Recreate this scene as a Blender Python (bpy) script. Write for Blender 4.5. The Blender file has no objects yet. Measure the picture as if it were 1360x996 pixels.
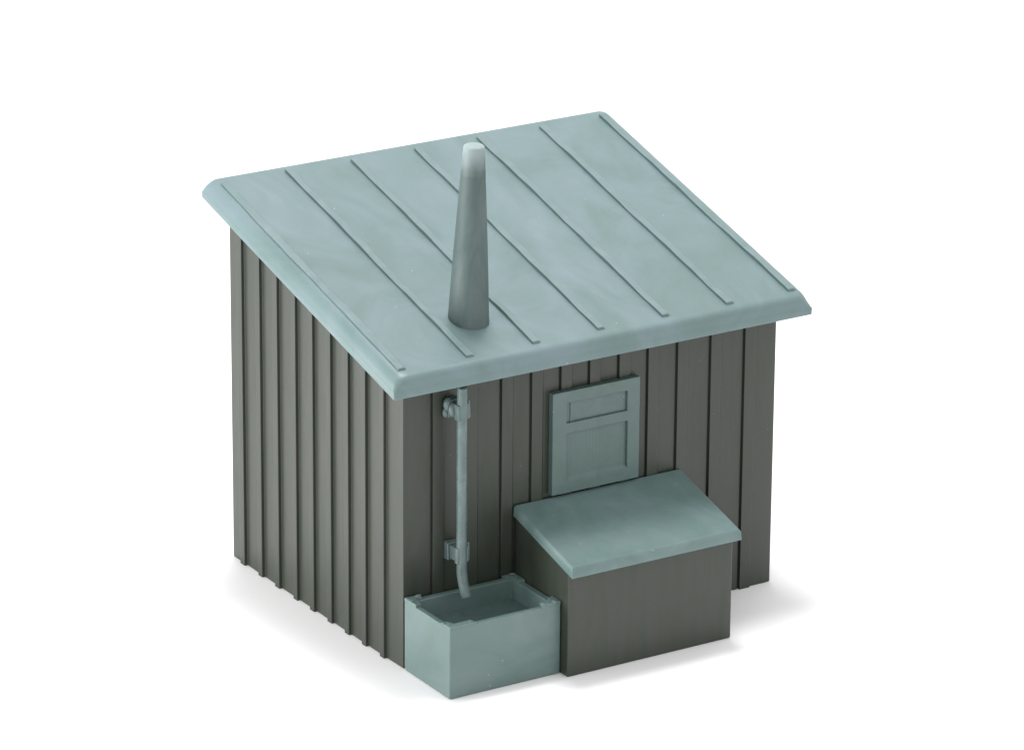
import bpy, bmesh, math, random
from mathutils import Vector, Matrix
R = math.radians
random.seed(7)
scene = bpy.context.scene
col = scene.collection

# ---------------------------------------------------------------- camera
cam_d = bpy.data.cameras.new("camera")
cam = bpy.data.objects.new("camera", cam_d)
col.objects.link(cam)
cam.location = (-15.70486, -26.40648, 13.27178)
cam.rotation_euler = (1.2219990, -0.0071076, -0.5572118)
cam_d.sensor_width = 36.0
cam_d.lens = 36.0 * 6614.1 / 1360.0
cam_d.clip_start = 0.5
cam_d.clip_end = 400
scene.camera = cam

# ---------------------------------------------------------------- studio light
world = bpy.data.worlds.new("World")
scene.world = world
world.use_nodes = True
wb = world.node_tree.nodes["Background"]
wb.inputs[0].default_value = (1.0, 1.0, 1.0, 1)
wb.inputs[1].default_value = 1.16

def area(name, loc, target, size, power, color=(1, 1, 1)):
    d = bpy.data.lights.new(name, 'AREA')
    d.shape = 'RECTANGLE'
    d.size, d.size_y = size
    d.energy = power
    d.color = color
    o = bpy.data.objects.new(name, d)
    col.objects.link(o)
    o.location = loc
    o.rotation_euler = (Vector(target) - Vector(loc)).to_track_quat('-Z', 'Y').to_euler()
    return o

area("softbox_overhead", (3.0, 4.6, 24.0), (1.4, 1.0, 0.0), (5.2, 5.2), 4000, (1.0, 1.0, 1.0))
area("softbox_side", (-9.0, 3.0, 1.9), (0.0, 1.1, 1.2), (5, 3.4), 860, (1.0, 1.0, 1.0))

scene.view_settings.view_transform = 'Standard'
scene.view_settings.look = 'None'
scene.view_settings.exposure = 0.0
scene.view_settings.gamma = 1.0
scene.render.engine = 'CYCLES'
scene.cycles.max_bounces = 8

# ---------------------------------------------------------------- materials
def new_mat(name):
    m = bpy.data.materials.new(name)
    m.use_nodes = True
    nt = m.node_tree
    return m, nt, nt.nodes["Principled BSDF"]

def node(nt, t, **kw):
    n = nt.nodes.new(t)
    for k, v in kw.items():
        setattr(n, k, v)
    return n

def plastic(name, dark, mid, pale, rough=0.4, swirl=1.3, speck=0.5, bump=0.12, sss=0.0, seed=0.0, stretch=(1, 1, 1), spec=0.5):
    """Marbled moulded plastic: cloudy colour swirls, fine dust specks, faint orange-peel."""
    m, nt, b = new_mat(name)
    L = nt.links.new
    tc = node(nt, 'ShaderNodeTexCoord')
    mp = node(nt, 'ShaderNodeMapping')
    mp.inputs['Location'].default_value = (seed, seed * 1.7, seed * .6)
    mp.inputs['Scale'].default_value = stretch
    L(tc.outputs['Object'], mp.inputs[0])
    n1 = node(nt, 'ShaderNodeTexNoise')
    n1.inputs['Scale'].default_value = swirl
    n1.inputs['Detail'].default_value = 6
    n1.inputs['Roughness'].default_value = .58
    n1.inputs['Distortion'].default_value = 1.6
    L(mp.outputs[0], n1.inputs['Vector'])
    cr = node(nt, 'ShaderNodeValToRGB')
    e = cr.color_ramp.elements
    e[0].position = 0.3; e[0].color = (*dark, 1)
    e[1].position = 0.72; e[1].color = (*pale, 1)
    x = e.new(0.5); x.color = (*mid, 1)
    L(n1.outputs[0], cr.inputs[0])
    # dust specks
    vo = node(nt, 'ShaderNodeTexVoronoi')
    vo.inputs['Scale'].default_value = 9
    vo.inputs['Randomness'].default_value = 1
    L(tc.outputs['Object'], vo.inputs['Vector'])
    lt = node(nt, 'ShaderNodeMath', operation='LESS_THAN')
    lt.inputs[1].default_value = 0.055
    L(vo.outputs['Distance'], lt.inputs[0])
    sp = node(nt, 'ShaderNodeSeparateColor')
    L(vo.outputs['Color'], sp.inputs[0])
    gt = node(nt, 'ShaderNodeMath', operation='GREATER_THAN')
    gt.inputs[1].default_value = 0.72
    L(sp.outputs[0], gt.inputs[0])
    mu = node(nt, 'ShaderNodeMath', operation='MULTIPLY')
    L(lt.outputs[0], mu.inputs[0]); L(gt.outputs[0], mu.inputs[1])
    mv = node(nt, 'ShaderNodeMath', operation='MULTIPLY')
    mv.inputs[1].default_value = speck
    L(mu.outputs[0], mv.inputs[0])
    mx = node(nt, 'ShaderNodeMix', data_type='RGBA')
    mx.inputs[7].default_value = (pale[0] * 1.1 + .17, pale[1] * 1.1 + .18, pale[2] * 1.1 + .17, 1)
    L(mv.outputs[0], mx.inputs[0]); L(cr.outputs[0], mx.inputs[6])
    L(mx.outputs[2], b.inputs['Base Color'])
    # roughness variation
    n2 = node(nt, 'ShaderNodeTexNoise')
    n2.inputs['Scale'].default_value = 6
    n2.inputs['Detail'].default_value = 5
    L(mp.outputs[0], n2.inputs['Vector'])
    mr = node(nt, 'ShaderNodeMapRange')
    mr.inputs[3].default_value = rough - 0.08
    mr.inputs[4].default_value = rough + 0.1
    L(n2.outputs[0], mr.inputs[0]); L(mr.outputs[0], b.inputs['Roughness'])
    # bump: slow waviness and fine grain
    n3 = node(nt, 'ShaderNodeTexNoise')
    n3.inputs['Scale'].default_value = 3.5
    n3.inputs['Detail'].default_value = 2
    L(tc.outputs['Object'], n3.inputs['Vector'])
    n4 = node(nt, 'ShaderNodeTexNoise')
    n4.inputs['Scale'].default_value = 70
    n4.inputs['Detail'].default_value = 3
    L(tc.outputs['Object'], n4.inputs['Vector'])
    b1 = node(nt, 'ShaderNodeBump')
    b1.inputs['Strength'].default_value = bump
    b1.inputs['Distance'].default_value = 0.05
    L(n3.outputs[0], b1.inputs['Height'])
    b2 = node(nt, 'ShaderNodeBump')
    b2.inputs['Strength'].default_value = bump * 1.5
    b2.inputs['Distance'].default_value = 0.004
    L(n4.outputs[0], b2.inputs['Height']); L(b1.outputs[0], b2.inputs['Normal'])
    L(b2.outputs[0], b.inputs['Normal'])
    b.inputs['Specular IOR Level'].default_value = spec
    if sss:
        b.inputs['Subsurface Weight'].default_value = sss
        b.inputs['Subsurface Radius'].default_value = (0.05, 0.06, 0.06)
        b.inputs['Subsurface Scale'].default_value = 0.6
    return m

M_ROOF = plastic("blue_grey_roof_plastic", (.112, .176, .170), (.138, .202, .206), (.168, .230, .252), rough=.42, swirl=1.4, sss=.25, seed=3.1, stretch=(1, .7, 1))
M_TEAL = plastic("sea_green_plastic", (.094, .150, .138), (.112, .170, .160), (.134, .190, .188), rough=.38, swirl=1.6, sss=.25, seed=8.4)
M_LID = plastic("green_lid_plastic", (.100, .160, .152), (.120, .186, .180), (.150, .212, .212), rough=.36, swirl=1.8, sss=.2, seed=5.4)
M_WIN = plastic("green_window_plastic", (.070, .118, .106), (.083, .134, .124), (.098, .146, .146), rough=.36, swirl=2.6, sss=.2, seed=4.4)
M_PANE = plastic('bluish_pane_plastic', (.074, .120, .112), (.086, .134, .132), (.100, .142, .152), rough=.36, swirl=4.5, sss=.2, seed=9.9)
M_WATER = plastic("shaded_green_water_plastic", (.066, .108, .098), (.080, .128, .118), (.095, .145, .138), rough=.22, swirl=3, bump=.3, seed=7.7)  # greens darkened to carry the shade inside the trough
M_SEAM = plastic('olive_tinted_seam_plastic', (.124, .186, .180), (.145, .208, .212), (.168, .228, .238), rough=.40, swirl=3, sss=.2, seed=2.7)
M_PIPE = plastic("downpipe_plastic", (.074, .118, .114), (.094, .138, .136), (.135, .182, .184), rough=.28, swirl=6, bump=.12, sss=.2, seed=1.4)
M_DARK = plastic("dark_olive_grey_plastic", (.027, .035, .025), (.031, .039, .028), (.038, .040, .035), rough=.38, swirl=2.2, speck=.25, bump=.06, seed=2.2, stretch=(3, 3, .5))

# chimney: same plastic, colour blends paler towards the tip
def chimney_mat():
    m = plastic("chimney_plastic", (.052, .088, .084), (.074, .110, .108), (.102, .136, .132), rough=.6, swirl=3.5, seed=6.0, sss=.2, stretch=(1, 1, .35))
    nt = m.node_tree; L = nt.links.new; b = nt.nodes["Principled BSDF"]
    src = b.inputs['Base Color'].links[0].from_socket
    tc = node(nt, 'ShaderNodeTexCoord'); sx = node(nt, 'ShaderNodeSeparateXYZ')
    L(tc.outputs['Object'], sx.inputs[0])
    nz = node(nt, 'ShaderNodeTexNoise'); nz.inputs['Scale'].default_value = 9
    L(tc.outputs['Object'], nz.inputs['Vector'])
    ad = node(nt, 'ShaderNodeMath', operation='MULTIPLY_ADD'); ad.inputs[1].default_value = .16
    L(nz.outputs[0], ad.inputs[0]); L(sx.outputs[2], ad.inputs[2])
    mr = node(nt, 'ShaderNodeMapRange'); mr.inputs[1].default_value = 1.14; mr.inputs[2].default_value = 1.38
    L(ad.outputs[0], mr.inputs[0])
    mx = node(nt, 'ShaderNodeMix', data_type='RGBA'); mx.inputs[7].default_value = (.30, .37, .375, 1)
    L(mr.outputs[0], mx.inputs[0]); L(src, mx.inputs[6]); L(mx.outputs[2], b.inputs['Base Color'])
    return m
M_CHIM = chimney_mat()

m, nt, b = new_mat("white_table_paper")
b.inputs['Base Color'].default_value = (.9, .89, .895, 1)
b.inputs['Roughness'].default_value = .8
b.inputs['Specular IOR Level'].default_value = .2
M_FLOOR = m

# ---------------------------------------------------------------- helpers
def link(name, bm, mat, parent=None, bevel=0.0, seg=2, smooth=False, weld=False):
    bmesh.ops.recalc_face_normals(bm, faces=bm.faces)
    me = bpy.data.meshes.new(name)
    bm.to_mesh(me); bm.free()
    me.materials.append(mat)
    o = bpy.data.objects.new(name, me)
    col.objects.link(o)
    if parent: o.parent = parent
    if bevel:
        md = o.modifiers.new("bevel", 'BEVEL')
        md.width = bevel; md.segments = seg; md.limit_method = 'ANGLE'; md.angle_limit = R(35)
        md.harden_normals = True
    if smooth or bevel:
        for p in me.polygons: p.use_smooth = True
    if smooth and not bevel:
        pass
    return o

def empty(name, loc, label, cat):
    o = bpy.data.objects.new(name, None)
    col.objects.link(o)
    o.location = loc
    o.empty_display_size = .2
    o['label'] = label; o['category'] = cat
    return o

def box(bm, x0, x1, y0, y1, z0, z1):
    vs = [bm.verts.new(p) for p in ((x0,y0,z0),(x1,y0,z0),(x1,y1,z0),(x0,y1,z0),(x0,y0,z1),(x1,y0,z1),(x1,y1,z1),(x0,y1,z1))]
    for f in ((0,3,2,1),(4,5,6,7),(0,1,5,4),(1,2,6,5),(2,3,7,6),(3,0,4,7)):
        bm.faces.new([vs[i] for i in f])
    return vs

def extrude_plan(bm, pts, zb, zt):
    """pts: plan polygon; zb / zt: functions of (x,y)."""
    lo = [bm.verts.new((x, y, zb(x, y))) for x, y in pts]
    hi = [bm.verts.new((x, y, zt(x, y))) for x, y in pts]
    n = len(pts)
    bm.faces.new(lo[::-1]); bm.faces.new(hi)
    for i in range(n):
        bm.faces.new((lo[i], lo[(i+1) % n], hi[(i+1) % n], hi[i]))

def tube(bm, path, rad, n=20, squash=1.0):
    rings = []
    for i, p in enumerate(path):
        p = Vector(p)
        a = Vector(path[max(i-1, 0)]); c = Vector(path[min(i+1, len(path)-1)])
        t = (c - a).normalized()
        u = Vector((1, 0, 0)); u = (u - t * u.dot(t)).normalized(); v = t.cross(u)
        r = rad[i] if isinstance(rad, (list, tuple)) else rad
        rings.append([bm.verts.new(p + u * r * math.cos(2*math.pi*k/n) + v * r * squash * math.sin(2*math.pi*k/n)) for k in range(n)])
    for a, c in zip(rings, rings[1:]):
        for k in range(n):
            bm.faces.new((a[k], a[(k+1) % n], c[(k+1) % n], c[k]))
    bm.faces.new(rings[0][::-1]); bm.faces.new(rings[-1])

# ---------------------------------------------------------------- setting
bm = bmesh.new()
bmesh.ops.create_grid(bm, x_segments=1, y_segments=1, size=150)
floor = link("table_surface", bm, M_FLOOR)
floor['kind'] = 'structure'

# ---------------------------------------------------------------- shed
W, D = 3.0, 2.35
RH, RS = 2.2161, 0.2578           # roof plane: z = RH + RS*y
TH = 0.15                          # roof thickness (vertical)
shed = empty("shed", (W/2, D/2, 0), "moulded plastic model shed with dark ribbed walls and a pale sloping roof with a chimney", "model shed")
SH = -Vector(shed.location)

def off(bm):      # geometry is written in hut coordinates, parts are children of the empty
    bmesh.ops.translate(bm, verts=bm.verts, vec=SH)
    return bm

wtop = lambda x, y: RH + RS*y - TH - .003
flat0 = lambda x, y: 0.0
def ragged(x, y):
    return 0.0

# left wall: boards with raised battens whose front side shows as a dark line
T = .07
pts = [(0.004, 0.004)]
for i, y in enumerate((.22, .458, .688, .927, 1.169, 1.403, 1.652, 1.898, 2.147)):
    j = random.uniform(-.004, .004)
    y0 = y - .004 + j; y1 = y0 + .058 + random.uniform(-.005, .005)
    pts += [(0.0, y0), (-.025, y0 + .001), (-.025, y1), (-.002, y1 + .016)]
pts += [(0.0, D), (T, D - T), (T, T)]
pts = [(x, y) for x, y in pts]
bm = bmesh.new(); extrude_plan(bm, pts, flat0, wtop)
link("wall", off(bm), M_DARK, shed, bevel=.005, seg=2)

# front wall: boards with low battens; narrow grooves added so batten edges read dark
GR = (.218, .481, .755, .991, 1.223, 1.451, 1.687, 1.922, 2.162, 2.435, 2.716)
pts = [(0.004, 0.004)]
for i, x in enumerate(GR):
    g = .0055
    bw = .085
    pts += [(x - g, 0.004), (x - g*.9, .015), (x + g*.9, .015), (x + g, -.012), (x + g + bw, -.012), (x + g + bw + .012, 0.004)]
pts += [(2.94, .004), (W - .012, .010), (W, .022), (W - T, T), (T, T)]
bm = bmesh.new(); extrude_plan(bm, pts, flat0, wtop)
link("wall", off(bm), M_DARK, shed, bevel=.003, seg=2)

# right and back walls, out of sight but standing
pts = [(W, .0225), (W - T, T), (W - T, D - T), (W, D)]
q = []
for k in range(9):
    y = .25 + k*.24
    q += [(W, y), (W + .025, y), (W + .025, y + .055), (W, y + .056)]
pts = [(W - T, D - T), (W - T, T), (W, .0225)] + q + [(W, D)]
bm = bmesh.new(); extrude_plan(bm, pts, flat0, wtop)
link("wall", off(bm), M_DARK, shed, bevel=.004)
q = []
for k in range(11):
    x = .2 + k*.245
    q += [(x, D), (x, D + .025), (x + .055, D + .025), (x + .056, D)]
pts = [(W - T, D - T), (T, D - T), (0, D)] + q + [(W, D)]
bm = bmesh.new(); extrude_plan(bm, pts, flat0, wtop)
link("wall", off(bm), M_DARK, shed, bevel=.004)

# roof slab with a moulded, rounded eaves edge
def rz(y, o): return RH + RS*y + o
def ring(bm, x0, x1, y0, y1, o, r=0.0, n=5):
    vs = []
    for cx, cy, a0 in ((x1-r, y0+r, -90), (x1-r, y1-r, 0), (x0+r, y1-r, 90), (x0+r, y0+r, 180)):
        for k in range(n):
            a = R(a0 + 90*k/(n-1))
            x, y = cx + r*math.cos(a), cy + r*math.sin(a)
            vs.append(bm.verts.new((x, y, rz(y, o))))
    return vs
bm = bmesh.new()
prof = [  # x0, x1, y0, y1, offset, corner radius
    (-.180, 3.125, -.192, 2.385, -TH, .012),
    (-.191, 3.141, -.206, 2.398, -TH+.005, .016),
    (-.193, 3.143, -.209, 2.400, -TH+.046, .020),
    (-.188, 3.136, -.206, 2.396, -TH+.056, .026),
    (-.184, 3.122, -.205, 2.389, -TH+.076, .034),
    (-.175, 3.108, -.206, 2.379, -TH+.100, .042),
    (-.162, 3.096, -.204, 2.368, -TH+.122, .050),
    (-.144, 3.084, -.199, 2.356, -TH+.139, .055),
    (-.122, 3.070, -.186, 2.342, -.003, .058),
    (-.098, 3.048, -.166, 2.315, 0.001, .058),
]
prev = None
for p in prof:
    r_ = ring(bm, p[0], p[1], p[2], p[3], p[4], p[5])
    if prev is None: bm.faces.new(r_[::-1])
    else:
        n = len(r_)
        for k in range(n): bm.faces.new((prev[k], prev[(k+1) % n], r_[(k+1) % n], r_[k]))
    prev = r_
bm.faces.new(prev)
roof = link("roof", off(bm), M_ROOF, shed, bevel=0)
for p in roof.data.polygons: p.use_smooth = len(p.vertices) == 4
md = roof.modifiers.new("split", 'EDGE_SPLIT'); md.split_angle = R(40)

# seven moulded seams across the roof, slightly wavy like the casting
for k in range(7):
    bm = bmesh.new()
    xc = -.094 + k*.5164
    N = 46
    ya, yb_ = -.128 + random.uniform(-.006, .006), 2.272 + random.uniform(-.01, .01)
    ph = random.uniform(0, 6)
    rows = []
    for i in range(N + 1):
        t = i / N
        y = ya + (yb_ - ya) * t
        wv = .0022*math.sin(9*t + ph) + .0012*math.sin(31*t + 2*ph)
        hh = .0215 + .0035*math.sin(14*t + ph*3) + .002*math.sin(47*t)
        w = .030 + .002*math.sin(11*t + ph)
        x = xc + wv + .012
        rows.append([bm.verts.new(v) for v in ((x - w + .002, y, rz(y, -.004)), (x - w, y, rz(y, hh)), (x + w*.55, y, rz(y, hh + .001)), (x + w + .010, y, rz(y, -.004)))])
    for a, c in zip(rows, rows[1:]):
        for j in range(3): bm.faces.new((a[j], a[j+1], c[j+1], c[j]))
        bm.faces.new((a[3], a[0], c[0], c[3]))
    bm.faces.new(rows[0][::-1]); bm.faces.new(rows[-1])
    link("roof_seam", off(bm), M_SEAM, roof, bevel=.004, seg=2)

# tapered chimney
base = Vector((.668, .275, rz(.275, -.05)))
bm = bmesh.new()
H = 1.262
n = 40
rings = []
levels = [(0, .145), (.035, .141), (.062, .1375), (.25, .129), (.5, .1165), (.75, .102), (1.0, .087), (1.17, .077), (H - .02, .0715), (H - .006, .069), (H, .062)]
for z, r in levels:
    rg = []
    for k in range(n):
        a = 2*math.pi*k/n
        rr = r
        # two mould lines running up the cone
        for am in (R(-75), R(-52)):
            dlt = (a - am + math.pi) % (2*math.pi) - math.pi
            rr += .007*math.exp(-(dlt/.07)**2) * (1 if z < H - .02 else 0)
        rg.append(bm.verts.new((rr*math.cos(a), rr*math.sin(a), z)))
    rings.append(rg)
for a, c in zip(rings, rings[1:]):
    for k in range(n): bm.faces.new((a[k], a[(k+1) % n], c[(k+1) % n], c[k]))
bm.faces.new(rings[0][::-1]); bm.faces.new(rings[-1])
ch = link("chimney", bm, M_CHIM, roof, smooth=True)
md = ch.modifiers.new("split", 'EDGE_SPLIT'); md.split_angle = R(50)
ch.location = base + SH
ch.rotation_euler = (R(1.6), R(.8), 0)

# window: raised frame, two recessed lights above and a panel of narrow boards below
wx0, wx1, wz0, wz1, wt = 1.138, 1.836, 1.030, 1.760, .050
bm = bmesh.new()
def rect_frame(bm, outer, holes, y0, y1):
    """Solid frame in the xz plane with rectangular openings."""
    xs = sorted({outer[0], outer[1], *[h[0] for h in holes], *[h[1] for h in holes]})
    zs = sorted({outer[2], outer[3], *[h[2] for h in holes], *[h[3] for h in holes]})
    def solid(i, j):
        if i < 0 or j < 0 or i >= len(xs)-1 or j >= len(zs)-1: return False
        cx, cz = (xs[i]+xs[i+1])/2, (zs[j]+zs[j+1])/2
        return not any(h[0] < cx < h[1] and h[2] < cz < h[3] for h in holes)
    V = {}
    def v(i, j, y):
        if (i, j, y) not in V: V[(i, j, y)] = bm.verts.new((xs[i], y, zs[j]))
        return V[(i, j, y)]
    for i in range(len(xs)-1):
        for j in range(len(zs)-1):
            if not solid(i, j): continue
            bm.faces.new((v(i,j,y0), v(i+1,j,y0), v(i+1,j+1,y0), v(i,j+1,y0)))
            bm.faces.new((v(i,j,y1), v(i,j+1,y1), v(i+1,j+1,y1), v(i+1,j,y1)))
            if not solid(i-1, j): bm.faces.new((v(i,j,y0), v(i,j+1,y0), v(i,j+1,y1), v(i,j,y1)))
            if not solid(i+1, j): bm.faces.new((v(i+1,j,y0), v(i+1,j,y1), v(i+1,j+1,y1), v(i+1,j+1,y0)))
            if not solid(i, j-1): bm.faces.new((v(i,j,y0), v(i,j,y1), v(i+1,j,y1), v(i+1,j,y0)))
            if not solid(i, j+1): bm.faces.new((v(i,j+1,y0), v(i+1,j+1,y0), v(i+1,j+1,y1), v(i,j+1,y1)))
up = (1.250, 1.736, 1.532, 1.676)
lo = (1.250, 1.740, 1.118, 1.458)
rect_frame(bm, (wx0, wx1, wz0, wz1), [up, lo], -wt, .003)
win = link("window", off(bm), M_WIN, shed, bevel=.004, seg=2)
for p in win.data.polygons: p.use_smooth = True
bm = bmesh.new()
rect_frame(bm, (up[0]-.01, up[1]+.01, up[2]-.01, up[3]+.01), [], -wt+.020, -.01)
for xb in (1.292,):
    box(bm, xb-.006, xb+.006, -wt+.014, -wt+.0215, up[2]-.005, up[3]+.005)
link("window_pane", off(bm), M_PANE, win)
bm = bmesh.new()
xs = [lo[0]-.01 + i*(lo[1]-lo[0]+.02)/9 for i in range(10)]
pts = []
for i in range(9):
    pts += [(xs[i]+.004, -wt+.021), (xs[i+1]-.004, -wt+.021)]
    if i < 8: pts += [(xs[i+1], -wt+.0222)]
pts += [(xs[-1], -.012), (xs[0], -.012)]
extrude_plan(bm, pts, lambda x, y: lo[2]-.01, lambda x, y: lo[3]+.01)
link("window_panel", off(bm), M_WIN, win)
# sloping bead at the foot of the panel
bm = bmesh.new()
vs = [(-wt+.001, lo[2]-.002), (-wt+.022, lo[2]-.002), (-wt+.022, lo[2]+.026)]
A = [bm.verts.new((lo[0]+.001, y, z)) for y, z in vs]; B = [bm.verts.new((lo[1]-.001, y, z)) for y, z in vs]
bm.faces.new(A[::-1]); bm.faces.new(B)
for i in range(3): bm.faces.new((A[i], A[(i+1)%3], B[(i+1)%3], B[i]))
link("window_sill", off(bm), M_WIN, win)

# downpipe with outlet bend and two wall brackets
px, py = .362, -.150
path = [(px-.004, py-.010, 1.998), (px-.003, py-.008, 1.990), (px-.001, py-.004, 1.90), (px, py, 1.6), (px+.001, py, 1.2), (px+.001, py, .80), (px+.002, py-.001, .70)]
for k in range(1, 9):
    a = R(36*k/8)
    path.append((px+.002 + .012*k/8, py - .18*(1-math.cos(a))*1.4, .70 - .30*math.sin(a)*1.08))
rad = [.028, .035] + [.0355]*5 + [.0355]*6 + [.035, .031]
bm = bmesh.new()
tube(bm, path, rad, 24)
pipe = link("downpipe", off(bm), M_PIPE, shed, smooth=True)
md = pipe.modifiers.new("split", 'EDGE_SPLIT'); md.split_angle = R(48)
def bracket(z, h, rough_):
    bm = bmesh.new()
    x = px
    # wall block, neck and clamp collar with small ears
    box(bm, x-.050, x+.048, -.055, .004, z-h/2, z+h/2)
    box(bm, x-.036, x+.034, -.135, -.054, z-h/2+.012, z+h/2-.014)
    box(bm, x-.047, x+.045, py-.022, -.1345, z-h/2+.006, z+h/2-.004)
    box(bm, x+.0455, x+.068, py+.004, py+.030, z-h/2+.004, z+h/2+.018)
    for v in bm.verts:
        v.co += Vector([random.uniform(-1, 1)*rough_ for _ in range(3)])
    if rough_ > .005:       # hardened glue smeared over the upper bracket
        for dx, dy, dz, rr in ((-.045, -.045, .03, .034), (-.030, -.085, .0, .036), (-.052, -.03, -.03, .026), (.03, -.10, .03, .022), (.055, -.13, -.01, .018)):
            m4 = Matrix.Translation((x+dx, dy, z+dz)) @ Matrix.Diagonal((1, .9, 1.5, 1))
            bmesh.ops.create_icosphere(bm, subdivisions=2, radius=rr, matrix=m4)
    o = link("bracket", off(bm), M_PIPE, pipe, bevel=.010, seg=3)
    return o
bracket(1.815, .125, .006)
bracket(.800, .125, .003)

# ---------------------------------------------------------------- water trough
tr = empty("water_trough", (.43, -.305, 0), "pale sea green open trough at the foot of the downpipe, against the dark front wall", "trough")
TX0, TX1, TY, TZ = -.003, .862, -.605, .505
bm = bmesh.new()
def rz4(x0, x1, y0, y1, z): return [bm.verts.new(p) for p in ((x0,y0,z),(x1,y0,z),(x1,y1,z),(x0,y1,z))]
t = .052
o0 = rz4(TX0+.004, TX1-.004, TY+.004, -.018, 0)
o1 = rz4(TX0, TX1, TY, -.018, .02)
o2 = rz4(TX0, TX1, TY, -.018, TZ)
i2 = rz4(TX0+t*.8, TX1-t, TY+t*.8, -.018-t, TZ)
i1 = rz4(TX0+t*.8+.006, TX1-t-.008, TY+t*.8+.006, -.018-t-.008, TZ-.19)
bm.faces.new(o0[::-1]); bm.faces.new(i1)
for a, c in ((o0, o1), (o1, o2), (o2, i2), (i2, i1)):
    for k in range(4): bm.faces.new((a[k], a[(k+1)%4], c[(k+1)%4], c[k]))
bmesh.ops.translate(bm, verts=bm.verts, vec=-Vector(tr.location))
basin = link("basin", bm, M_TEAL, tr, bevel=.009, seg=3)
# raised corner pieces on the rim, a little rough from the mould
bm_all = []
def corner(cx, cy, sx, sy, lx, ly, h):
    bm = bmesh.new()
    w = .046
    pts = [(0, 0), (lx, 0), (lx-.012, w), (w+.012, w), (w, ly-.012), (0, ly)]
    pts = [(cx + sx*(p[0]+.0008), cy + sy*(p[1]+.0008)) for p in pts]
    if sx*sy < 0: pts = pts[::-1]
    extrude_plan(bm, pts, lambda x, y: TZ-.004, lambda x, y: TZ + h + random.uniform(-.004, .004))
    for _ in range(8):      # moulding flash
        u, v_ = random.uniform(.01, lx*.9), random.uniform(.006, .03)
        if random.random() < .4: u, v_ = random.uniform(.006, .03), random.uniform(.01, ly*.9)
        m4 = Matrix.Translation((cx + sx*u, cy + sy*v_, TZ + h)) @ Matrix.Diagonal((1.3, 1, .6, 1))
        bmesh.ops.create_icosphere(bm, subdivisions=2, radius=random.uniform(.006, .016), matrix=m4)
    bmesh.ops.translate(bm, verts=bm.verts, vec=-Vector(tr.location))
    link("rim_corner", bm, M_TEAL, basin, bevel=.006, seg=2)
corner(TX0, TY, 1, 1, .20, .12, .012)
corner(TX1, TY, -1, 1, .15, .10, .020)
corner(TX1, -.018, -1, -1, .10, .14, .018)
corner(TX0, -.018, 1, -1, .12, .15, .018)
# water surface
bm = bmesh.new()
box(bm, TX0+t*.8-.004, TX1-t+.004, TY+t*.8-.004, -.018-t+.004, TZ-.20, TZ-.132)
bmesh.ops.translate(bm, verts=bm.verts, vec=-Vector(tr.location))
link("water", bm, M_WATER, tr, bevel=.004)

# ---------------------------------------------------------------- coal bunker
bk = empty("coal_bunker", (1.52, -.345, 0), "dark grey bunker box with a sloping pale green lid, standing under the window", "bunker")
BX0, BX1, BY = .866, 2.186, -.690
LZB, LZF, LF = 1.014, .809, .757
ls = (LZF - LZB) / LF            # negative going forward
lidz = lambda y: LZB + (LZF - LZB) * (-y / LF)
LT = .078
bm = bmesh.new()
pts = [(BX0, BY), (BX1, BY), (BX1, -.016), (BX0, -.016)]
extrude_plan(bm, pts, flat0, lambda x, y: lidz(y) - LT - .003)
bmesh.ops.translate(bm, verts=bm.verts, vec=-Vector(bk.location))
link("box", bm, M_DARK, bk, bevel=.012, seg=3)
bm = bmesh.new()
c = .010
x0, x1 = .8514, 2.212
secs = [(x0+.004, x1-.004, -LF+.010, -.0165, -LT), (x0, x1, -LF, -.0165, -LT+.006), (x0+.002, x1-.004, -LF+.004, -.0165, -.016), (x0+.013, x1-.016, -LF+.018, -.018, 0)]
prev = None
for a, b_, y0, y1, o in secs:
    r_ = [bm.verts.new((x, y, lidz(y)+o)) for x, y in ((a, y0), (b_, y0), (b_, y1), (a, y1))]
    if prev is None: bm.faces.new(r_[::-1])
    else:
        for k in range(4): bm.faces.new((prev[k], prev[(k+1)%4], r_[(k+1)%4], r_[k]))
    prev = r_
bm.faces.new(prev)
bmesh.ops.translate(bm, verts=bm.verts, vec=-Vector(bk.location))
link("lid", bm, M_LID, bk, bevel=.004, seg=2)
